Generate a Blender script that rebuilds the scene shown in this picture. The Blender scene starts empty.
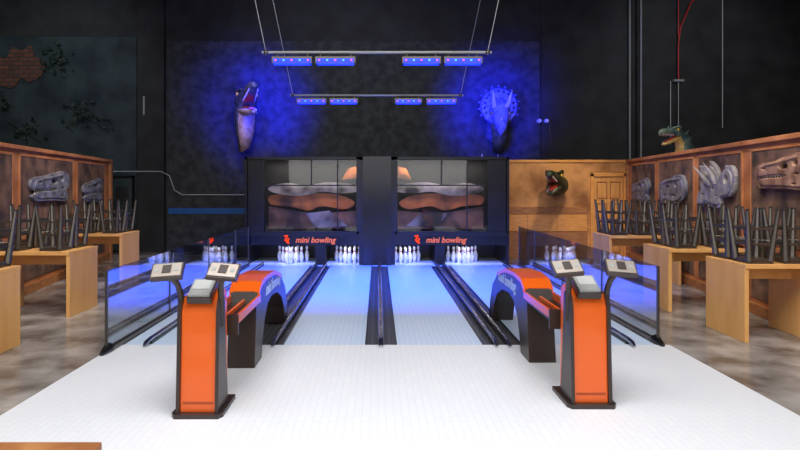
import bpy, math, random
from mathutils import Vector, Matrix
random.seed(7)
S=bpy.context.scene
try:
    S.view_settings.view_transform='Standard'
except Exception: pass

# ---------------------------------------------------------------- materials
def new_mat(name):
    m=bpy.data.materials.new(name); m.use_nodes=True
    nt=m.node_tree; b=nt.nodes['Principled BSDF']; return m,nt,b
def mat(name,c,rough=.5,metal=0,c2=None,scale=4,bump=0,emit=None,es=0,detail=6,lo=.35,hi=.65,coat=0,stretch=(1,1,1)):
    m,nt,b=new_mat(name)
    b.inputs['Base Color'].default_value=(*c,1); b.inputs['Roughness'].default_value=rough
    b.inputs['Metallic'].default_value=metal
    b.inputs['Coat Weight'].default_value=coat
    if emit: b.inputs['Emission Color'].default_value=(*emit,1); b.inputs['Emission Strength'].default_value=es
    if c2 or bump:
        tc=nt.nodes.new('ShaderNodeTexCoord'); mp=nt.nodes.new('ShaderNodeMapping'); mp.inputs['Scale'].default_value=stretch
        nt.links.new(tc.outputs['Object'],mp.inputs['Vector'])
        n=nt.nodes.new('ShaderNodeTexNoise'); n.inputs['Scale'].default_value=scale; n.inputs['Detail'].default_value=detail
        nt.links.new(mp.outputs['Vector'],n.inputs['Vector'])
        if c2:
            r=nt.nodes.new('ShaderNodeValToRGB'); r.color_ramp.elements[0].color=(*c,1); r.color_ramp.elements[1].color=(*c2,1)
            r.color_ramp.elements[0].position=lo; r.color_ramp.elements[1].position=hi
            nt.links.new(n.outputs['Fac'],r.inputs['Fac']); nt.links.new(r.outputs['Color'],b.inputs['Base Color'])
        if bump:
            bp=nt.nodes.new('ShaderNodeBump'); bp.inputs['Strength'].default_value=bump; bp.inputs['Distance'].default_value=.03
            nt.links.new(n.outputs['Fac'],bp.inputs['Height']); nt.links.new(bp.outputs['Normal'],b.inputs['Normal'])
    return m
def brick_mat(name,c1,c2,mortar,scale,msize,bw,rh,rough=.4,rot=(0,0,0),bump=0):
    m,nt,b=new_mat(name)
    tc=nt.nodes.new('ShaderNodeTexCoord'); mp=nt.nodes.new('ShaderNodeMapping'); mp.inputs['Rotation'].default_value=rot
    nt.links.new(tc.outputs['Object'],mp.inputs['Vector'])
    n=nt.nodes.new('ShaderNodeTexBrick'); n.inputs['Scale'].default_value=scale; n.inputs['Mortar Size'].default_value=msize
    n.inputs['Brick Width'].default_value=bw; n.inputs['Row Height'].default_value=rh
    n.inputs['Color1'].default_value=(*c1,1); n.inputs['Color2'].default_value=(*c2,1); n.inputs['Mortar'].default_value=(*mortar,1)
    nt.links.new(mp.outputs['Vector'],n.inputs['Vector']); nt.links.new(n.outputs['Color'],b.inputs['Base Color'])
    b.inputs['Roughness'].default_value=rough
    if bump:
        bp=nt.nodes.new('ShaderNodeBump'); bp.inputs['Strength'].default_value=bump; bp.invert=True
        nt.links.new(n.outputs['Fac'],bp.inputs['Height']); nt.links.new(bp.outputs['Normal'],b.inputs['Normal'])
    return m
def glass_mat(name,tint,base=.05,gain=.9,power=3.5):
    m=bpy.data.materials.new(name); m.use_nodes=True; nt=m.node_tree; nt.nodes.clear()
    o=nt.nodes.new('ShaderNodeOutputMaterial'); mx=nt.nodes.new('ShaderNodeMixShader'); t=nt.nodes.new('ShaderNodeBsdfTransparent')
    g=nt.nodes.new('ShaderNodeBsdfGlossy'); g.inputs['Roughness'].default_value=.03
    f=nt.nodes.new('ShaderNodeLayerWeight'); f.inputs['Blend'].default_value=.5
    p=nt.nodes.new('ShaderNodeMath'); p.operation='POWER'; p.inputs[1].default_value=power
    q=nt.nodes.new('ShaderNodeMath'); q.operation='MULTIPLY_ADD'; q.inputs[1].default_value=gain; q.inputs[2].default_value=base
    t.inputs['Color'].default_value=(*tint,1)
    nt.links.new(f.outputs['Facing'],p.inputs[0]); nt.links.new(p.outputs[0],q.inputs[0]); nt.links.new(q.outputs[0],mx.inputs[0])
    nt.links.new(t.outputs[0],mx.inputs[1]); nt.links.new(g.outputs[0],mx.inputs[2]); nt.links.new(mx.outputs[0],o.inputs[0])
    return m

M={}
M['black']=mat('black_paint',(.004,.004,.005),.35,c2=(.009,.009,.010),scale=3)
M['matte']=mat('matte_black',(.004,.004,.004),.95)
M['charcoal']=mat('charcoal_wall',(.018,.020,.022),.75,c2=(.050,.053,.058),scale=5.5,bump=.8,detail=14)
M['greenwall']=mat('dark_green_wall',(.012,.023,.027),.8,c2=(.042,.060,.064),scale=1.8,bump=.6,detail=12)
M['blackwall']=mat('black_wall',(.011,.011,.012),.7,c2=(.027,.027,.029),scale=2,bump=.3)
M['concrete']=mat('stained_concrete',(.13,.112,.10),.2,c2=(.42,.40,.375),scale=2.3,detail=15,lo=.36,hi=.66)
M['approach']=brick_mat('approach_boards',(.87,.89,.92),(.85,.87,.91),(.74,.78,.84),1,.0020,.16,.055,.4,rot=(0,0,math.pi/2))
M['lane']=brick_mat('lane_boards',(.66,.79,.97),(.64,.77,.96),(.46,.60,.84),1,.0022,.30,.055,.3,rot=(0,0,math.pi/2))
M['gutter']=brick_mat('gutter_strip',(.008,.008,.010),(.02,.02,.022),(.14,.14,.15),1,.006,.12,.03,.25)
M['steel']=mat('brushed_steel',(.55,.57,.60),.25,1)
M['darksteel']=mat('gunmetal',(.14,.125,.11),.35,.8)
M['orange']=mat('orange_laminate',(.82,.125,.006),.3,coat=.3)
M['dorange']=mat('dark_orange',(.45,.06,.006),.4)
M['brown']=mat('dark_brown_panel',(.035,.022,.018),.4,coat=.1)
M['silver']=mat('silver_plate',(.36,.31,.27),.35,.5)
M['grey']=mat('grey_plastic',(.33,.34,.33),.45)
M['lgrey']=mat('light_grey_plastic',(.5,.51,.5),.4)
M['white']=mat('white_plastic',(.85,.85,.84),.3)
M['pipe']=mat('galvanised_pipe',(.30,.31,.32),.45)
M['red']=mat('red_paint',(.6,.03,.02),.4)
M['plaster']=mat('orange_plaster',(.26,.10,.030),.8,c2=(.66,.31,.10),scale=1.6,detail=8,bump=.3,lo=.35,hi=.58)
M['plank']=mat('orange_plank',(.66,.27,.06),.5,c2=(.80,.37,.10),scale=5,stretch=(1,1,8))
M['trimwood']=mat('trim_wood',(.30,.11,.035),.5,c2=(.45,.20,.07),scale=5,stretch=(1,1,6))
M['framewood']=mat('frame_plaster',(.36,.12,.035),.65,c2=(.56,.23,.085),scale=3,bump=.2)
M['rock']=mat('rock_panel',(.045,.026,.02),.85,c2=(.25,.135,.085),scale=3.4,bump=1.0,detail=14,lo=.35,hi=.68)
M['tablewood']=mat('birch_table',(.66,.33,.10),.45,c2=(.78,.44,.16),scale=6,stretch=(1,1,.2),lo=.3,hi=.7)
M['doorwood']=mat('door_wood',(.62,.27,.07),.45,c2=(.74,.36,.11),scale=5,stretch=(6,1,.5))
M['fossil']=mat('fossil_resin',(.08,.08,.10),.6,c2=(.24,.24,.29),scale=7,bump=.5)
M['fossilb']=mat('fossil_bone',(.20,.19,.20),.6,c2=(.42,.39,.39),scale=7,bump=.4)
M['fossilbr']=mat('fossil_brown',(.16,.075,.045),.6,c2=(.46,.27,.18),scale=6,bump=.4)
M['fdark']=mat('fossil_recess',(.02,.014,.012),.9)
M['dgreen']=mat('dino_green',(.035,.045,.022),.5,c2=(.14,.14,.06),scale=9,bump=.6)
M['ddark']=mat('dino_dark',(.010,.018,.010),.45,c2=(.05,.07,.03),scale=9,bump=.6)
M['dyellow']=mat('dino_throat',(.42,.26,.06),.5,c2=(.72,.50,.15),scale=9,bump=.5)
M['dblue']=mat('dino_teal',(.04,.08,.09),.5,c2=(.15,.21,.16),scale=9,bump=.5)
M['dgrey']=mat('trike_hide',(.09,.10,.12),.6,c2=(.26,.28,.31),scale=10,bump=.5)
M['mouth']=mat('mouth_red',(.50,.05,.02),.35)
M['tooth']=mat('tooth_ivory',(.7,.62,.48),.4)
M['eye']=mat('eye_amber',(.8,.45,.03),.15)
M['bluepaint']=mat('blue_tape',(.015,.11,.36),.5)
M['brick']=brick_mat('old_brick',(.20,.065,.040),(.12,.045,.03),(.05,.045,.04),1,.016,.24,.10,.85,rot=(math.pi/2,0,0),bump=.6)
M['leaf']=mat('ivy_leaf',(.006,.018,.010),.6,c2=(.014,.035,.022),scale=5)
M['glass']=glass_mat('clear_glass',(.88,.93,.98),.09,.9,2.4)
M['tint']=glass_mat('tinted_glass',(.85,.85,.86),.05,.9,5)
M['blueled']=mat('blue_led',(.01,.02,.3),.3,emit=(.004,.03,1.0),es=2.2)
M['redled']=mat('red_led',(.3,.02,.02),.3,emit=(1,.15,.1),es=1.0)
M['cyanled']=mat('cyan_led',(.02,.3,.4),.3,emit=(.15,.5,1),es=1.2)
M['signblue']=mat('sign_bar',(.007,.008,.012),.2)
M['bandsilver']=mat('mask_silver',(.42,.36,.32),.3,.2,c2=(.045,.035,.03),scale=2.2,lo=.4,hi=.6,detail=2)  # this and the next two colours are painted reflections for the mask windows
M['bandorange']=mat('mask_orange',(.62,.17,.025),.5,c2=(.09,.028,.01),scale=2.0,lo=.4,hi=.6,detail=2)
M['tan']=mat('mask_tan',(.34,.15,.06),.5,c2=(.05,.025,.015),scale=2.0,lo=.4,hi=.6,detail=2)
M['ceil']=mat('ceiling_black',(.012,.012,.013),.9)
M['text']=mat('logo_orange',(.9,.16,.02),.4,emit=(1,.16,.02),es=.45)
M['textw']=mat('logo_pale',(.55,.68,.97),.4)
M['frontwall']=mat('front_wall_paint',(.30,.29,.28),.8)

# ---------------------------------------------------------------- builder
class B:
    def __init__(s,name): s.name=name; s.v=[]; s.f=[]; s.fm=[]; s.fs=[]; s.mats=[]; s.T=Matrix.Identity(4); s.fn=None
    def mi(s,m):
        m=M[m]
        if m not in s.mats: s.mats.append(m)
        return s.mats.index(m)
    def add(s,vs,fs,m,smooth=False):
        o=len(s.v); k=s.mi(m)
        for p in vs:
            p=Vector(p)
            if s.fn: p=Vector(s.fn(p))
            s.v.append(tuple(s.T@p))
        for f in fs: s.f.append([o+i for i in f]); s.fm.append(k); s.fs.append(smooth)
    def box(s,x0,x1,y0,y1,z0,z1,m):
        vs=[(x,y,z) for x in (x0,x1) for y in (y0,y1) for z in (z0,z1)]
        s.add(vs,[(0,1,3,2),(4,6,7,5),(0,4,5,1),(2,3,7,6),(0,2,6,4),(1,5,7,3)],m)
    def prism(s,pts,vec,m,smooth=False):
        n=len(pts); vec=Vector(vec); a=[Vector(p) for p in pts]; b=[p+vec for p in a]
        s.add(a+b,[list(range(n))[::-1],list(range(n,2*n))],m)
        s.add(a+b,[(i,(i+1)%n,(i+1)%n+n,i+n) for i in range(n)],m,smooth)
    def rings(s,R,m,cap=True,smooth=True):
        n=len(R[0]); vs=[p for r in R for p in r]; fs=[]
        for j in range(len(R)-1):
            for i in range(n):
                fs.append((j*n+i,j*n+(i+1)%n,(j+1)*n+(i+1)%n,(j+1)*n+i))
        s.add(vs,fs,m,smooth)
        if cap:
            s.add(R[0],[list(range(n))[::-1]],m); s.add(R[-1],[list(range(n))],m)
    def tube(s,path,r,m,seg=10,smooth=True,flat=1.0,rot=0):
        path=[Vector(p) for p in path]; n=len(path)
        if not isinstance(r,(list,tuple)): r=[r]*n
        t0=(path[1]-path[0]).normalized(); ref=Vector((0,0,1)) if abs(t0.z)<.9 else Vector((1,0,0))
        u=t0.cross(ref).normalized(); R=[]
        for i,p in enumerate(path):
            t=(path[min(i+1,n-1)]-path[max(i-1,0)]).normalized()
            u=(u-t*u.dot(t)).normalized(); w=t.cross(u)
            R.append([p+r[i]*(math.cos(a)*u+flat*math.sin(a)*w) for a in [rot+2*math.pi*k/seg for k in range(seg)]])
        s.rings(R,m,True,smooth)
    def loft(s,st,m,seg=14,curve=None):
        R=[[(x,hw*math.cos(a),zc+hh*math.sin(a)) for a in [2*math.pi*k/seg for k in range(seg)]] for x,zc,hw,hh in st]
        s.rings(R,m)
    def ell(s,c,r,m,seg=14,rg=9):
        c=Vector(c); R=[]
        for j in range(rg+1):
            t=math.pi*(j/rg); t=min(max(t,.02),math.pi-.02)
            R.append([c+Vector((r[0]*math.sin(t)*math.cos(2*math.pi*k/seg),r[1]*math.sin(t)*math.sin(2*math.pi*k/seg),r[2]*math.cos(t))) for k in range(seg)])
        s.rings(R,m)
    def cone(s,a,b,r,m,seg=6): s.tube([a,b],[r,r*.08],m,seg)
    def done(s,bevel=0,loc=None,rotz=0,seg=2):
        me=bpy.data.meshes.new(s.name); me.from_pydata(s.v,[],s.f)
        for m in s.mats: me.materials.append(m)
        for p,k,sm in zip(me.polygons,s.fm,s.fs): p.material_index=k; p.use_smooth=sm
        import bmesh
        bm=bmesh.new(); bm.from_mesh(me); bmesh.ops.recalc_face_normals(bm,faces=bm.faces); bm.to_mesh(me); bm.free()
        me.update()
        ob=bpy.data.objects.new(s.name,me); S.collection.objects.link(ob)
        if bevel:
            md=ob.modifiers.new('bevel','BEVEL'); md.width=bevel; md.segments=seg; md.limit_method='ANGLE'; md.angle_limit=math.radians(50)
        if loc: ob.location=loc
        ob.rotation_euler[2]=rotz
        return ob
def mesh_of(ob):
    dg=bpy.context.evaluated_depsgraph_get(); dg.update()
    me=bpy.data.meshes.new_from_object(ob.evaluated_get(dg))
    r=([tuple(v.co) for v in me.vertices],[list(p.vertices) for p in me.polygons])
    bpy.data.objects.remove(ob); return r
def text_mesh(t,size,ext=.004,shear=.25):
    c=bpy.data.curves.new('t','FONT'); c.body=t; c.size=size; c.extrude=ext; c.align_x='CENTER'; c.align_y='CENTER'; c.shear=shear; c.offset=.006*size/.1*.4
    o=bpy.data.objects.new('t',c); S.collection.objects.link(o); return mesh_of(o)
def smooth_loop(p,k=4):
    out=[];n=len(p)
    for i in range(n):
        a,b,c,d=[Vector(p[(i+j)%n]) for j in (-1,0,1,2)]
        for q in range(k):
            t=q/k; out.append(.5*((2*b)+(-a+c)*t+(2*a-5*b+4*c-d)*t*t+(-a+3*b-3*c+d)*t**3))
    return out
def relief(outl,holes,depth=.03,bev=.012):
    c=bpy.data.curves.new('r','CURVE'); c.dimensions='2D'; c.fill_mode='BOTH'; c.extrude=depth; c.bevel_depth=bev; c.bevel_resolution=2
    loops=[smooth_loop(outl)]
    for (hx,hy,rx,ry) in holes: loops.append([Vector((hx+rx*math.cos(a),hy+ry*math.sin(a))) for a in [2*math.pi*k/14 for k in range(14)]])
    for L in loops:
        sp=c.splines.new('POLY'); sp.points.add(len(L)-1); sp.use_cyclic_u=True
        for q,p in zip(sp.points,L): q.co=(p[0],p[1],0,1)
    o=bpy.data.objects.new('r',c); S.collection.objects.link(o); return mesh_of(o)

# ---------------------------------------------------------------- room shell
b=B('floor'); b.box(-11,11,-3,14,-.1,0,'concrete'); b.done()
b=B('ceiling'); b.box(-11,11,-3,14,6.6,6.7,'ceil'); b.done()
b=B('wall_back')
b.box(-11,11,13.55,13.8,0,6.6,'blackwall')
b.box(-10.9,-5.82,13.50,13.55,0,5.2,'greenwall')
b.box(-5.78,-5.14,13.44,13.55,0,6.6,'blackwall')
b.box(-5.10,3.9,13.50,13.55,0,5.1,'charcoal')
b.box(3.94,6.2,13.51,13.55,0,6.5,'blackwall'); b.box(6.24,10.9,13.49,13.55,0,6.5,'blackwall')
b.done(.006)
b=B('wall_left'); b.box(-11.2,-11,-3,14,0,6.6,'blackwall'); b.done()
b=B('wall_right'); b.box(11,11.2,-3,14,0,6.6,'blackwall'); b.done()
b=B('wall_front'); b.box(-11,11,-3.2,-3,0,6.6,'frontwall'); b.done()
b=B('approach_floor'); b.box(-2.6,2.9,.6,5.57,.0,.02,'approach'); b.done()

# lanes (one object each)
lanes=[(-2.53,-1.34),(-.94,-.13),(.19,1.04),(1.44,2.76)]
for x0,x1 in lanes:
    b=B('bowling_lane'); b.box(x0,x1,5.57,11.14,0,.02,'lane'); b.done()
b=B('lane_gutters')
segs=[(-1.34,-.94),(-.13,.19),(1.04,1.44)]
for x0,x1 in segs:
    b.box(x0,x1,5.57,11.14,0,.008,'gutter')
    for e0,e1 in((x0,x0+.012),(x1-.012,x1)): b.box(e0,e1,5.57,11.14,0,.022,'black')
b.done()
b=B('lane_divider_rails')
for x,ys in ((-1.22,6.75),(-1.03,5.5),(.03,5.5),(1.16,5.5),(1.29,5.5),(-2.28,5.5),(2.50,5.5)):
    r=.022 if abs(x-.03)>.01 else .03
    b.tube([(x,ys-.05,.035),(x,ys,.06),(x,ys+.1,.07),(x,11.13,.07)],[r*.6,r,r,r],'steel',12)
    b.box(x-.02,x+.02,ys+.1,11.13,.021,.05,'black')
b.done()

# wooden wall + door at the back right
b=B('wall_orange')
y0=12.4
b.box(2.66,4.70,y0,y0+.12,0,2.12,'plaster'); b.box(5.50,5.56,y0,y0+.12,0,2.12,'plaster'); b.box(4.70,5.50,y0,y0+.12,1.91,2.12,'plaster')
b.box(2.66,5.58,y0-.02,y0+.14,2.12,2.18,'plank')
b.box(2.66,4.62,y0-.03,y0,.98,1.14,'trimwood')
b.box(2.66,4.62,y0-.025,y0,.60,.97,'plank')
b.box(2.66,4.62,y0-.03,y0,.0,.59,'trimwood')
for x in (3.3,3.95): b.box(x,x+.012,y0-.032,y0,0,.97,'trimwood')
b.done(.006)
b=B('door_1')
b.box(4.70,4.77,y0-.03,y0+.1,0,1.88,'plank'); b.box(5.43,5.50,y0-.03,y0+.1,0,1.88,'plank'); b.box(4.70,5.50,y0-.03,y0+.1,1.81,1.90,'plank')
b.box(4.775,5.425,y0+.0,y0+.04,.0,1.80,'doorwood')
def frame(b,x0,x1,z0,z1,y,t=.02,d=.012,m='doorwood'):
    b.box(x0,x1,y-d,y,z0,z0+t,m); b.box(x0,x1,y-d,y,z1-t,z1,m); b.box(x0,x0+t,y-d,y,z0,z1,m); b.box(x1-t,x1,y-d,y,z0,z1,m)
for xa,xb in((4.84,5.07),(5.13,5.36)):
    for za,zb in((.12,.62),(.72,1.22),(1.32,1.70)):
        frame(b,xa,xb,za,zb,y0,.02,.014,'trimwood'); b.box(xa+.04,xb-.04,y0-.01,y0,za+.04,zb-.04,'doorwood')
b.ell((4.83,y0-.04,.95),(.03,.03,.03),'steel')
b.done(.004)

# ---------------------------------------------------------------- side partitions with fossils
def side_wall(name,far,near,sgn,panels,ymin):
    far=Vector((far[0],far[1],0)); near=Vector((near[0],near[1],0))
    u=(near-far).normalized(); n=Vector((-u.y,u.x,0))
    if n.x*sgn>0: n=-n
    slope=abs(u.y)
    L=(far.y-ymin)/slope
    def P(a,q,z): return far+u*a+n*q+Vector((0,0,z))
    b=B(name); b.fn=lambda p:P(p.x,p.y,p.z)
    b.box(0,L,-.12,0,0,2.12,'framewood'); b.box(-.06,L,-.16,.05,2.12,2.18,'framewood')
    b.box(-.02,.10,-.14,.05,0,2.12,'trimwood')
    b.box(0,L,0,.03,0,.14,'trimwood')
    for d1,d2 in panels:
        a0=(far.y-d1)/slope; a1=(far.y-d2)/slope
        b.box(a0,a1,0,.012,.90,2.03,'rock')
        b.box(a0,a1,0,.012,.20,.80,'rock')
        for (p,q,r,s2) in((a0-.05,a0,.86,2.07),(a1,a1+.05,.86,2.07),(a0-.05,a1+.05,2.03,2.07),(a0-.05,a1+.05,.82,.88)):
            b.box(p,q,0,.02,r,s2,'framewood')
    b.done(.006)
    return P,far.y,slope
PL,fyl,sl=side_wall('wall_partition_left',(-5.93,12.4),(-5.05,7.49),-1,[(11.96,10.35),(10.1,8.05),(7.8,5.9)],5.0)
PR,fyr,sr=side_wall('wall_partition_right',(5.53,12.4),(4.58,6.07),1,[(12.1,10.6),(10.4,8.86),(8.66,7.34),(7.08,5.5)],4.6)

rex=[(-.5,.0),(-.48,.1),(-.35,.15),(-.15,.17),(0,.22),(.15,.24),(.28,.28),(.42,.25),(.5,.1),(.45,-.02),(.38,-.1),(.44,-.2),(.35,-.29),(.1,-.27),(-.2,-.26),(-.4,-.26),(-.47,-.18),(-.4,-.15),(-.15,-.14),(.05,-.13),(.12,-.06),(-.1,-.03),(-.3,-.04),(-.45,-.06)]
rexh=[(.24,.14,.055,.065),(.04,.09,.085,.06),(-.32,.07,.05,.03),(.26,-.04,.05,.03),(.22,-.2,.05,.025)]
tri=[(-.5,-.24),(-.46,-.08),(-.38,-.02),(-.42,.12),(-.30,.04),(-.17,.06),(-.28,.22),(-.42,.40),(-.22,.30),(-.05,.12),(.0,.14),(-.04,.30),(-.12,.46),(.05,.34),(.12,.16),(.2,.24),(.34,.36),(.46,.34),(.52,.2),(.50,.02),(.42,-.1),(.28,-.12),(.18,-.16),(.14,-.3),(-.05,-.30),(-.3,-.24),(-.42,-.32)]
trih=[(-.02,-.0,.045,.045),(.33,.16,.06,.08),(-.3,-.1,.05,.03),(.08,-.12,.04,.03)]
hog=[(-.5,-.05),(-.45,.12),(-.25,.2),(0,.24),(.2,.3),(.42,.26),(.5,.05),(.46,-.15),(.3,-.26),(.05,-.3),(-.15,-.24),(-.35,-.28),(-.46,-.2)]
hogh=[(.2,.1,.06,.06),(-.1,.06,.06,.04),(-.35,.0,.035,.03),(.1,-.12,.12,.03),(-.2,-.12,.09,.02)]
def fossil(P,fy,sl,flip,d,z,w,h,kind,m):
    outl,holes={'rex':(rex,rexh),'tri':(tri,trih),'hog':(hog,hogh)}[kind]
    b=B('fossil_skull_relief'); ac=(fy-d)/sl; sg=1 if not flip else -1
    hs=h/.58 if kind!='tri' else h/.78
    b.fn=lambda p:P(ac+sg*p.x*w,.016+max(p.z,0)*.75,z+p.y*hs)
    vs,fs=relief(outl,holes,.025,.014); b.add([(x,y,zz+.03) for x,y,zz in vs],fs,m,True)
    vs,fs=relief([(x*.86+.01,y*.80) for x,y in outl],[(a,c,r*1.15,q*1.15) for a,c,r,q in holes],.03,.02); b.add([(x,y,zz+.04) for x,y,zz in vs],fs,m,True)
    for (hx,hy,rx,ry) in holes:
        b.add([(hx+rx*1.1*math.cos(a),hy+ry*1.1*math.sin(a),.012) for a in [2*math.pi*k/14 for k in range(14)]],[list(range(14))],'fdark')
    for (hx,hy,rx,ry) in holes[:2]:
        b.tube([(hx+rx*1.25*math.cos(a),hy+ry*1.3*math.sin(a),.075) for a in [2*math.pi*k/16 for k in range(17)]],.016,m,6)
    if kind=='rex':
        b.add([(-.42,-.06,.008),(.12,-.06,.008),(.1,-.14,.008),(-.42,-.155,.008)],[(0,1,2,3)],'fdark')
        for k in range(11):
            x=-.44+k*.05; b.cone((x,-.045,.05),(x+.01,-.10,.055),.016,'tooth'); b.cone((x+.02,-.15,.04),(x+.02,-.105,.05),.012,'tooth')
        b.tube([(-.45,.08,.06),(-.2,.13,.08),(.1,.18,.08),(.3,.23,.07)],[.015,.025,.03,.02],m)
    if kind=='tri':
        b.tube([(-.1,.06,.07),(-.2,.2,.14),(-.4,.40,.2)],[.05,.035,.006],m); b.tube([(.05,.08,.07),(.0,.28,.14),(-.11,.46,.2)],[.05,.035,.006],m)
        for k in range(6): b.ell((.30+.045*k if k<4 else .52-.01*(k-4),.36-.01*k if k<4 else .2-.12*(k-4),.04),(.025,.025,.03),m,8,6)
    if kind=='hog':
        for k in range(8): b.cone((-.38+k*.055,-.22,.06),(-.38+k*.055,-.31,.06),.018,'tooth')
        b.tube([(-.4,.12,.07),(0,.2,.09),(.4,.22,.07)],.03,m)
    b.done()
fossil(PL,fyl,sl,True,9.05,1.60,1.55,.50,'rex','fossil')
fossil(PL,fyl,sl,True,11.1,1.52,1.15,.48,'rex','fossil')
fossil(PR,fyr,sr,False,11.35,1.52,1.1,.48,'rex','fossil')
fossil(PR,fyr,sr,False,9.65,1.54,1.2,.46,'hog','fossil')
fossil(PR,fyr,sr,False,8.0,1.56,1.15,.66,'tri','fossilb')
fossil(PR,fyr,sr,False,6.3,1.76,1.15,.40,'rex','fossilbr')

# ---------------------------------------------------------------- tables & stools
def stool_mesh():
    b=B('metal_stool')
    s=.13
    b.box(-s,s,-s,s,0,.02,'darksteel'); b.box(-s+.01,s-.01,-s+.01,s-.01,.02,.05,'darksteel')
    for sx in(-1,1):
        for sy in(-1,1):
            b.tube([(sx*.108,sy*.108,.03),(sx*.158,sy*.158,.55)],[.036,.017],'darksteel',6,False)
            b.ell((sx*.158,sy*.158,.555),(.019,.019,.014),'black',8,6)
    for z,e in((.20,.125),(.36,.14)):
        for q in (-1,1):
            b.box(-e,e,q*e-.004,q*e+.004,z-.012,z+.012,'darksteel'); b.box(q*e-.004,q*e+.004,-e,e,z-.012,z+.012,'darksteel')
    b.tube([(-.13,-.13,.24),(.13,.13,.24)],.007,'darksteel',6); b.tube([(-.13,.13,.24),(.13,-.13,.24)],.007,'darksteel',6)
    return b.done(.004)
stool0=stool_mesh(); first=True
def table(xi,xo,ya,yb):
    global first
    b=B('wood_table'); s=1 if xo>xi else -1; x0,x1=min(xi,xo),max(xi,xo)
    b.box(x0-.0,x1,ya,yb,.755,.80,'tablewood')
    for x in (x0+.0,x1-.045): b.box(x,x+.045,ya+.01,yb-.01,0,.755,'tablewood')
    b.box(x0+.045,x1-.045,(ya+yb)/2-.02,(ya+yb)/2+.02,.60,.755,'tablewood')
    b.done(.004)
    n=int((x1-x0)/.375)
    for i in range(n):
        for j in (-1,1):
            x=x0+(x1-x0)*(i+.5)/n; y=(ya+yb)/2+j*.175
            if first: o=stool0; first=False
            else:
                o=bpy.data.objects.new('metal_stool',stool0.data); S.collection.objects.link(o)
                md=o.modifiers.new('bevel','BEVEL'); md.width=.004; md.segments=2; md.limit_method='ANGLE'
            o.location=(x,y,.80); o.rotation_euler[2]=random.uniform(-.04,.04)
table(-3.6,-4.42,4.95,5.65); table(-3.75,-4.78,6.8,7.5); table(-4.28,-5.15,9.35,10.05)
table(3.74,4.50,5.7,6.4); table(3.69,4.68,7.1,7.8); table(3.72,4.88,9.0,9.7)

# ---------------------------------------------------------------- glass dividers
for X,ys in((-2.57,[5.3,6.9,8.5,10.1,11.1]),(2.80,[5.6,7.0,8.5,10.0,11.1])):
    b=B('glass_divider')
    b.box(X-.03,X+.03,ys[0],ys[-1],0.025,.06,'darksteel')
    for a,c in zip(ys[:-1],ys[1:]):
        b.box(X-.005,X+.005,a+.02,c-.02,.06,.80,'glass')
    for y in ys: b.box(X-.012,X+.012,y-.010,y+.010,.0,.80,'darksteel')
    b.tube([(X,ys[0]-.1,.035),(X,ys[0]+.05,.06)],[.02,.05],'black',8)
    b.done()

# ---------------------------------------------------------------- pinsetter housing
b=B('pinsetter_housing')
yf=11.2; yb=13.0
XL,XR=-2.66,2.62
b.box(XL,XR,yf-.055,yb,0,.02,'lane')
b.box(XL,XL+.06,yf,yb,0,2.18,'black'); b.box(XR-.06,XR,yf,yb,0,2.18,'black')
b.box(-.38,.34,yf,yb-.8,0,2.18,'black'); b.box(-.30,.26,yf-.05,yf,0.0,2.19,'signblue')
b.box(XL,XR,yf,yb,2.12,2.18,'black')
for x in(-1.15,1.24): b.box(x-.10,x+.10,yf,yb-.8,0,.45,'black')
b.box(XL,XR,12.35,12.4,0,2.12,'black')
for xa,xb2 in((XL,-.38),(.34,XR)):
    b.box(xa,xb2,yf-.02,yf+.06,.42,.64,'signblue')
    b.box(xa,xb2,yf-.03,yf,.60,.64,'black')
    b.box(xa,xb2,yf+.3,yf+.34,.42,2.12,'matte')
    frame(b,xa,xb2,.64,2.18,yf+.02,.05,.05,'black')
b.box(XL,-2.28,yf,yf+.05,.64,2.18,'black'); b.box(2.2,XR,yf,yf+.05,.64,2.18,'black')
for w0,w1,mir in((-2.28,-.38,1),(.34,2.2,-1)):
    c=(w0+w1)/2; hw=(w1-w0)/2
    def Q(pts,m,y): b.prism([(c+mir*hw*px,y,1.41+.74*pz) for px,pz in pts],(0,.01,0),m)  # flat cutouts painted as reflections, set behind the window glass
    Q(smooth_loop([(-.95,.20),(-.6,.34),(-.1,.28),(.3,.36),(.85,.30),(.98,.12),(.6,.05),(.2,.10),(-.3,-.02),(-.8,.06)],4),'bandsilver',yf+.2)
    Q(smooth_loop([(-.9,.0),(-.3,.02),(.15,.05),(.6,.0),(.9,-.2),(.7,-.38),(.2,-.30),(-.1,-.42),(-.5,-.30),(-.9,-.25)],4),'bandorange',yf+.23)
    Q([(-.95,-.30),(-.3,-.45),(.2,-.50),(.95,-.42),(.95,-.92),(-.95,-.92)],'tan',yf+.25)
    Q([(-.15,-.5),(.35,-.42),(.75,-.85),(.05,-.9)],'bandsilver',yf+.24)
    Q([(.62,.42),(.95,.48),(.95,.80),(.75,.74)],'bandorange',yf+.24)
    b.box(w0,w1,yf+.015,yf+.022,.66,2.14,'tint')
    for px in (-.0,.55): b.box(c+hw*px-.012,c+hw*px+.012,yf-.005,yf+.02,1.62 if px==0 else .66,2.14,'black')
    b.box(w0,w1,yf-.005,yf+.02,1.60,1.625,'black')
    vs,fs=text_mesh('mini bowling',.155); xc=c+.08
    b.fn=lambda p,xc=xc:Vector((xc+p.x,yf-.045-p.z,.52+p.y)); b.add(vs,fs,'text')
    b.fn=lambda p,xc=xc:Vector((xc-.0+p.x,yf-.045,.50+p.z)); b.tube([(-.62,0,.10),(-.55,0,.12),(-.60,0,.02),(-.52,0,-.04)],.018,'text',6)
    b.tube([(-.56,0,-.04),(-.53,0,.06)],.018,'text',6); b.fn=None
b.done()
prof=[(0,.020),(.01,.026),(.07,.045),(.12,.052),(.17,.040),(.22,.022),(.245,.019),(.27,.024),(.295,.028),(.32,.020),(.33,.006)]
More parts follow.
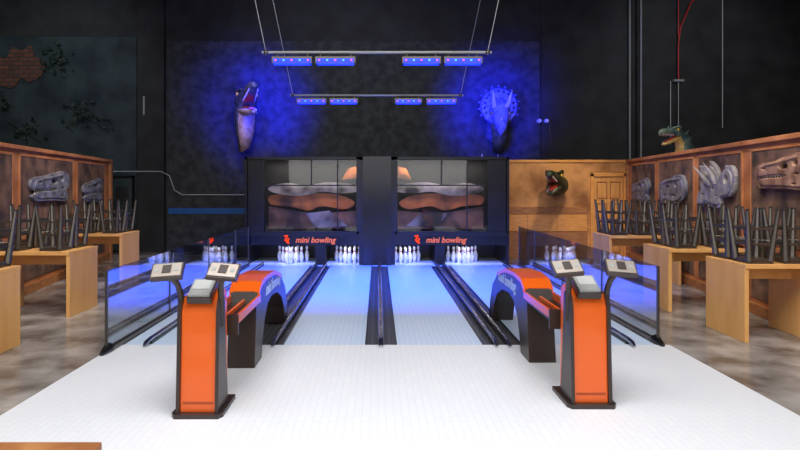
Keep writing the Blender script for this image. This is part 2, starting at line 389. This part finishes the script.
for xc in(-1.78,-.58,.56,1.76):
    b=B('bowling_pins')
    for r in range(4):
        for k in range(r+1):
            x=xc+(k-r/2)*.19; y=11.35+r*.14
            b.rings([[(x+rr*math.cos(a),y+rr*math.sin(a),.02+z) for a in [2*math.pi*i/12 for i in range(12)]] for z,rr in prof],'white')
            b.tube([(x,y,.02+.232),(x,y,.02+.246)],.0215,'red',12)
    b.done()

# ---------------------------------------------------------------- consoles
def console(x,y,nm='scoring_console'):
    b=B(nm); b.T=Matrix.Translation((x,y,.02))
    b.prism([(-.175,-.14,0),(-.15,-.18,0),(.15,-.18,0),(.175,-.14,0),(.175,.20,0),(-.175,.20,0)],(0,0,.03),'brown')
    prof=[(-.13,.03),(-.10,.70),(-.055,.79),(.10,.84),(.16,.80),(.18,.03)]
    b.prism([(-.120,p,q) for p,q in prof],(.240,0,0),'orange')
    sp=[(-.155,.03),(-.145,.2),(-.12,.72),(-.09,.79),(.02,.80),(.05,.4),(.10,.03)]
    for sx in(-1,1):
        b.prism([(sx*.121 if sx>0 else -.145,p,q) for p,q in sp],(.024,0,0),'brown')
        b.tube([(sx*.137,-.05,.60),(sx*.140,-.07,.83),(sx*.150,-.10,.90),(sx*.176,-.16,.97),(sx*.185,-.20,.99)],[.022,.022,.022,.024,.02],'brown',8)
        T=b.T.copy(); b.T=b.T@Matrix.Translation((sx*.19,-.18,1.00))@Matrix.Rotation(math.radians(42),4,'X')@Matrix.Rotation(math.radians(-6*sx),4,'Z')
        b.box(-.105,.105,-.065,.065,-.02,.015,'brown'); b.box(-.095,.095,-.055,.055,.015,.022,'silver')
        b.box(-.03,.03,-.03,.04,.022,.026,'brown'); b.box(-.080,-.05,-.015,.015,.022,.025,'grey'); b.box(.05,.080,-.015,.015,.022,.025,'grey')
        b.T=T
    T=b.T.copy(); b.T=b.T@Matrix.Translation((0,-.02,.83))@Matrix.Rotation(math.radians(28),4,'X')
    b.box(-.085,.085,-.10,.10,-.02,.03,'brown'); b.box(-.075,.075,-.09,.09,.03,.05,'grey'); b.box(-.06,.06,-.03,.07,.05,.056,'lgrey')
    b.T=T
    b.box(-.105,.105,-.128,-.118,.08,.10,'dorange')
    b.done(.008)
console(-1.235,3.97); console(1.525,4.14)

# ball returns
def ball_return(x,y,yc,side):
    b=B('ball_return'); b.T=Matrix.Translation((x,y,.023))
    out=[(0,0),(.05,.30),(.08,.52),(.13,.63),(.25,.70),(.5,.72),(.9,.70),(1.3,.60),(1.6,.42),(1.75,.2),(1.8,0.0)]
    inn=[(1.60,0.0),(1.52,.2),(1.35,.36),(1.1,.45),(.8,.48),(.58,.44),(.42,.30),(.34,.14),(.30,0)]
    for sx in(-.12,.095): b.prism([(sx,p,q) for p,q in out+inn],(.025,0,0),'brown')
    for A,m in((out[:4],'brown'),(out[3:10],'orange'),(out[9:],'brown')):
        b.prism([(-.098,p,q+.008) for p,q in A]+[(-.098,p+.01,max(q-.04,0)) for p,q in A[::-1]],(.196,0,0),m)
    b.prism([(-.135,p,q+.012) for p,q in out[3:8]]+[(-.135,p,q-.03) for p,q in out[3:8][::-1]],(.27,0,0),'orange')
    b.prism([(-.098,p,q) for p,q in inn]+[(-.098,p+.01,q+.02) for p,q in inn[::-1]],(.196,0,0),'brown')
    b.box(-.11,.11,.0,.30,0,.02,'brown')
    L=yc-y
    b.box(-.12,.12,L,.15,.52,.545,'black')
    for xx in(-.13,-.005,.12): b.box(xx-.0,xx+.022,L,.16,.545,.605 if xx!=-.005 else .575,'orange')
    b.box(-.13,.142,L-.01,L+.02,.46,.61,'brown')
    vs,fs=text_mesh('mini bowling',.16,.002,.2)
    for sx,sg in((-.122,-1),(.122,1)):
        b.fn=lambda p,sx=sx,sg=sg:Vector((sx+sg*p.z,.88+sg*p.x*.95,.58+p.y)); b.add(vs,fs,'textw')
    b.fn=None
    b.done(.006)
ball_return(-1.19,4.85,4.20,-1); ball_return(1.47,5.0,4.38,1)

# ---------------------------------------------------------------- truss lights
def light_bar(y,z,xa,xb,spots,tilt):
    b=B('hanging_light_bar')
    b.tube([(xa,y,z),(xb,y,z)],.018,'pipe',10)
    for xe,dx in((xa+.05,-1),(xb-.05,1)):
        b.tube([(xe,y,z),(xe+dx*(6.6-z)*.21,y,6.6)],.006,'pipe',6)
        b.ell((xe,y,z),(.035,.035,.035),'darksteel')
    for (x0,x1) in spots:
        b.box(x0,x1,y-.05,y+.05,z-.14,z-.06,'darksteel')
        b.box(x0+.02,x1-.02,y-.045,y+.045,z-.155,z-.14,'blueled')
        b.box(x0+.02,x1-.02,y-.06,y-.05,z-.13,z-.09,'blueled')
        n=5
        for i in range(n):
            xx=x0+(i+.5)*(x1-x0)/n; b.box(xx-.012,xx+.012,y-.066,y-.06,z-.12,z-.10,('redled','cyanled')[i%2])
        for xx in(x0+.06,x1-.06): b.tube([(xx,y,z-.08),(xx,y,z+.01)],.012,'darksteel',6)
    b.done()
light_bar(7.0,3.27,-1.45,1.42,[(-1.32,-.82),(-.78,-.28),(.30,.78),(.82,1.30)],0)
light_bar(10.0,3.22,-1.57,1.52,[(-1.45,-.92),(-.86,-.36),(.30,.78),(.86,1.40)],0)

# ---------------------------------------------------------------- dinosaurs
def raptor(name,loc,sc,yaw,pitch,neck,skin,throat,jaw=28,tl=1.0):
    b=B(name)
    base=Matrix.Translation(loc)@Matrix.Rotation(yaw,4,'Z')@Matrix.Scale(sc,4)
    H=base@Matrix.Rotation(-pitch,4,'Y'); b.T=H
    b.loft([(-.2,.0,.06,.07),(-.12,.03,.13,.15),(0,.06,.17,.17),(.12,.08,.165,.14),(.22,.07,.12,.11),(.35,.06,.10,.09),(.5,.055,.092,.085),(.6,.04,.07,.07),(.66,.02,.035,.035)],skin)
    for s in(-1,1):
        b.tube([(.0,s*.13,.19),(.12,s*.15,.21),(.24,s*.10,.16)],[.03,.04,.015],skin)
        b.ell((.12,s*.145,.13),(.04,.025,.04),'eye'); b.ell((.13,s*.165,.13),(.012,.012,.028),'black')
        b.ell((.57,s*.05,.085),(.025,.015,.015),'black')
        for k in range(8): b.cone((.24+k*.05,s*(.085-.003*k),.0),(.24+k*.05,s*(.085-.003*k),-.03-(.03+.015*(k%2))*tl),.014*tl,'tooth')
    b.loft([(.05,-.02,.10,.02),(.3,-.01,.07,.025),(.6,0,.04,.02)],'mouth')
    b.T=H@Matrix.Translation((0,0,-.06))@Matrix.Rotation(math.radians(jaw),4,'Y')
    b.loft([(-.12,.0,.08,.08),(0,-.02,.14,.07),(.2,-.03,.10,.05),(.4,-.03,.08,.042),(.54,-.02,.06,.035),(.6,-.01,.02,.015)],throat)
    b.loft([(.0,.04,.10,.02),(.25,.03,.06,.025),(.45,.035,.04,.015)],'mouth')
    for s in(-1,1):
        for k in range(7): b.cone((.2+k*.05,s*(.08-.004*k),.0),(.2+k*.05,s*(.08-.004*k),.015+.04*tl),.012*tl,'tooth')
    b.T=base
    b.tube([Vector((-.02,0,0))]+[Vector(p) for p,_ in neck],[.15]+[r for _,r in neck],skin,14)
    b.tube([Vector((.02,0,-.05))]+[Vector(p)+Vector((.05,0,-.02)) for p,_ in neck],[.13]+[r*.82 for _,r in neck],throat,14)
    for i,(p,r) in enumerate(neck[:-1]): b.cone(Vector(p)+Vector((-r*.7,0,r*.5)),Vector(p)+Vector((-r*1.5,0,r*1.3)),.04,skin)
    return b.done()
raptor('raptor_head_mount',(-3.02,12.80,3.42),1.5,math.radians(-66),math.radians(18),[((-.05,0,-.20),.17),((-.06,0,-.38),.15),((-.10,0,-.56),.10),((-.38,0,-.62),.05)],'dgreen','dyellow',26,.45)
raptor('raptor_head_mount',(3.80,12.02,1.66),1.05,math.radians(-118),math.radians(14),[((-.10,0,-.04),.19),((-.2,-.0,-.06),.21),((-.30,0,-.04),.22)],'ddark','ddark',28,.5)
raptor('tyrannosaur_head',(5.28,9.9,2.50),.66,math.radians(205),math.radians(2),[((-.2,0,-.10),.19),((-.3,0,-.30),.22),((-.3,0,-.44),.24)],'dblue','dyellow',22,.7)
b=B('triceratops_head_mount'); b.T=Matrix.Translation((2.78,12.85,3.32))@Matrix.Rotation(math.radians(-95),4,'Z')@Matrix.Scale(1.0,4)
R=[];n=26
for (rr,xo) in((.02,.10),(.2,.08),(.38,.0),(.44,-.04),(.38,-.07),(.02,-.02)):
    R.append([(xo-.22*(rr*math.sin(a)) ,rr*1.0*math.cos(a),.12+rr*1.05*math.sin(a)) for a in [2*math.pi*k/n for k in range(n)]])
b.rings(R,'dgrey')
for k in range(13):
    a=math.pi*(-.15+1.3*k/12); r=.43
    p=Vector((-.04-.22*r*math.sin(a),r*math.cos(a),.12+r*1.05*math.sin(a))); q=p+Vector((0,.06*math.cos(a),.06*math.sin(a))); b.cone(p,q,.045,'dgrey')
    for rr in (.33,):
        b.ell((.03-.22*rr*math.sin(a)+(.38-rr)*.1,rr*math.cos(a),.12+rr*1.05*math.sin(a)),(.03,.025,.025),'ddark',8,6)
b.tube([(-.05,0,.1),(.1,0,.0),(.22,0,-.15),(.32,0,-.32),(.36,0,-.46),(.32,0,-.58)],[.24,.24,.2,.15,.11,.03],'dgrey',16)
b.tube([(.05,0,-.2),(.2,0,-.42),(.26,0,-.54)],[.16,.1,.03],'dgrey',12)
for s in(-1,1):
    b.tube([(.2,s*.13,.06),(.42,s*.17,.16),(.62,s*.2,.36)],[.06,.045,.006],'tooth',10)
    b.ell((.24,s*.2,-.08),(.04,.03,.035),'eye'); b.ell((.27,s*.215,-.08),(.02,.02,.02),'black')
b.tube([(.38,0,-.28),(.5,0,-.2)],[.045,.006],'tooth',10)
b.tube([(-.05,0,0),(-.3,0,-.25),(-.64,0,-.5)],[.26,.24,.25],'dgrey',16)
b.tube([(.0,0,-.3),(.05,0,-.6),(-.25,0,-.82),(-.60,0,-.84)],[.2,.17,.12,.09],'dgreen',12)
b.done()

# ---------------------------------------------------------------- wall bits
b=B('wall_conduit')
Y=13.42
b.tube([(-6.4,Y,1.95),(-5.2,Y,1.95),(-5.0,Y,1.85),(-4.88,Y,1.5),(-4.7,Y,1.39),(-3.2,Y,1.39)],.012,'lgrey',8)
b.done()
b=B('wall_switch'); b.box(-5.63,-5.59,13.41,13.44,3.3,3.75,'grey'); b.done()
b=B('blue_wall_stripe'); b.box(-5.05,-2.7,13.48,13.50,.93,1.07,'bluepaint'); b.done()
b=B('door_2'); frame(b,-6.45,-5.85,0,1.85,13.48,.06,.04,'black'); b.box(-6.39,-5.91,13.455,13.48,0,1.8,'greenwall'); b.box(-6.3,-6.0,13.445,13.455,1.2,1.6,'blackwall')
b.ell((-5.97,13.43,.95),(.03,.03,.03),'steel'); b.done()
for pts,m,r in(([(6.05,13.46,0),(6.05,13.46,6.6)],'pipe',.025),([(6.32,13.46,0),(6.32,13.46,6.6)],'pipe',.025),([(8.28,13.46,3.0),(8.28,13.46,6.6)],'lgrey',.012)):
    b=B('wall_pipe'); b.tube(pts,r,m,8); b.done()
b=B('sprinkler_pipe'); b.tube([(7.2,13.42,2.9),(7.2,13.42,4.1)],.01,'lgrey',8); b.tube([(7.2,13.42,4.1),(7.2,13.42,5.0),(7.25,13.42,5.4),(7.5,13.42,6.0),(7.9,13.42,6.3),(8.1,13.42,6.6)],.016,'red',8)
b.tube([(7.2,13.42,5.2),(7.2,13.42,6.6)],.012,'red',8); b.box(7.08,7.32,13.38,13.48,4.1,4.15,'grey')
b.tube([(7.02,13.44,2.6),(7.02,13.44,4.12)],.012,'lgrey',8)
b.done()
b=B('wall_knob')
for x in(3.87,4.04): b.tube([(x,13.5,3.16),(x,13.40,3.16)],[.05,.05],'white',12); b.ell((x,13.38,3.16),(.045,.03,.045),'white')
b.done()
b=B('power_cord'); b.tube([(2.95,13.45,2.7),(3.4,13.42,2.25),(3.9,13.42,2.3),(4.15,13.42,2.6),(4.1,13.42,3.1)],.006,'darksteel',6); b.done()
b=B('step_ladder')
for x in(2.48,2.86): b.tube([(x,13.2,0),(x,13.35,2.36)],.018,'lgrey',8)
for k in range(8): b.box(2.48,2.86,13.18+.017*k,13.23+.017*k,.25+.26*k,.28+.26*k,'lgrey')
b.done()
b=B('exposed_brick_patch')
pts=smooth_loop([(-9.3,4.15),(-9.25,4.7),(-8.95,4.65),(-8.8,4.95),(-8.55,4.85),(-8.35,5.0),(-8.25,4.7),(-8.0,4.6),(-8.1,4.25),(-8.4,4.1),(-8.6,4.2),(-8.8,3.95)],2)
b.prism([(p[0],13.47,p[1]) for p in pts],(0,.03,0),'brick'); b.done()
b=B('ivy')
for cx,cz,rx,rz,n in((-7.75,4.6,.3,.35,45),(-7.1,3.3,.5,.3,40),(-8.5,2.9,.4,.25,25),(-9.0,3.7,.2,.2,12)):
    for _ in range(n):
        x=random.gauss(cx,rx*.5); z=random.gauss(cz,rz*.5); y=random.uniform(13.36,13.46); a=random.uniform(0,6.28); s=random.uniform(.04,.07)
        vs=[(x+s*math.cos(a+t)*k,y+random.uniform(-.02,.02),z+s*math.sin(a+t)*k) for t,k in((0,1.2),(1.2,.7),(2.4,.8),(3.9,.8),(5.1,.7))]
        b.add(vs,[(0,1,2,3,4)],'leaf')
    b.tube([(cx-rx,13.45,cz+rz),(cx,13.44,cz),(cx+rx,13.45,cz-rz)],.008,'leaf',6)
b.done()

# foreground bench corner
b=B('wood_bench')
b.box(-2.3,-1.23,1.9,2.5,.42,.46,'trimwood'); b.box(-2.3,-1.23,1.9,1.94,.34,.42,'trimwood')
for x in(-2.25,-1.33):
    for y in(1.93,2.41): b.box(x,x+.05,y,y+.05,.02,.42,'trimwood')
b.done(.008)

# ---------------------------------------------------------------- lights
def area(name,loc,target,size,sy,power,col=(1,1,1)):
    l=bpy.data.lights.new(name,'AREA'); l.shape='RECTANGLE'; l.size=size; l.size_y=sy; l.energy=power; l.color=col
    o=bpy.data.objects.new(name,l); S.collection.objects.link(o); o.location=loc
    o.rotation_euler=(Vector(target)-Vector(loc)).to_track_quat('-Z','Y').to_euler(); return o
def spot(name,loc,target,power,col,ang,blend=.8,rad=.15):
    l=bpy.data.lights.new(name,'SPOT'); l.energy=power; l.color=col; l.spot_size=math.radians(ang); l.spot_blend=blend; l.shadow_soft_size=rad
    o=bpy.data.objects.new(name,l); S.collection.objects.link(o); o.location=loc
    o.rotation_euler=(Vector(target)-Vector(loc)).to_track_quat('-Z','Y').to_euler(); return o
area('ceiling_light',(0,1.7,6.3),(0,2.2,0),7,3.5,650,(1,.99,.99))
for sx in(-1,1):
    for y,p in((5.2,560),(7.6,560),(10.2,560)):
        spot('seating_spot',(sx*2.6,y-1.2,5.9),(sx*5.3,y+.3,.7),p,(1,.86,.72),52,.7,.3)
area('window_daylight',(0,-2.6,3),(0,6,1.5),8,3,130,(1,.98,.95))
spot('wall_washer',(3.9,9.5,5.5),(4.0,12.4,1.2),560,(1,.85,.62),36)
spot('wall_washer',(-1.5,8.0,6.2),(-1.0,13.5,3.6),190,(.85,.92,1),76)
spot('wall_washer',(-7.5,9.0,6.2),(-8,13.5,4),200,(.85,.95,1),80)
spot('wall_washer',(7.5,9.0,6.2),(7.5,13.5,4),160,(.9,.95,1),80)
spot('head_spot',(-2.6,9.6,5.6),(-2.95,12.6,3.25),180,(1,.75,.4),15,.6,.05)  # added warm fill lamp, brings out the raptor's throat
BL=(.004,.075,1)
for x in(-1.9,-.55,.6,2.0):
    spot('blue_lane_light',(x*.6,7.0,3.05),(x,9.1,0),1150,BL,80,1)
for x in(-1.2,1.25):
    spot('blue_lane_light',(x*.6,9.9,3.05),(x*1.1,10.2,0),750,BL,90,1)
for x,tx in((-1,-2.85),(1,2.75)):
    spot('blue_wall_light',(x*1.45,10.1,3.05),(tx,13.5,3.6),3200,(.004,.010,1),46,1,.5)
    spot('blue_wall_light',(x*3.1,9.9,6.1),(tx,13.5,3.4),3200,(.004,.010,1),34,1,.4)  # added overhead fill lamp, thins the heads' shadows on the wall
for xc in(-1.78,-.58,.56,1.76):
    area('pin_deck_light',(xc,11.3,.41),(xc,11.6,0),.8,.08,1.6,(1,.98,.9))
for xc in(-1.33,1.27):
    area('mask_light',(xc,11.27,2.08),(xc,11.42,1.1),1.7,.05,22,(1,.93,.82))  # added fill lamp inside the housing, brightens the painted reflection shapes

w=bpy.data.worlds.new('World'); S.world=w; w.use_nodes=True; w.node_tree.nodes['Background'].inputs[0].default_value=(.02,.02,.025,1)

cam=bpy.data.cameras.new('Camera'); cam.lens=25.2; cam.sensor_width=36; cam.sensor_fit='HORIZONTAL'
cam.shift_x=22/800; cam.shift_y=-39/800
co=bpy.data.objects.new('Camera',cam); S.collection.objects.link(co); co.location=(0,0,1.6); co.rotation_euler=(math.radians(90),0,0)
S.camera=co
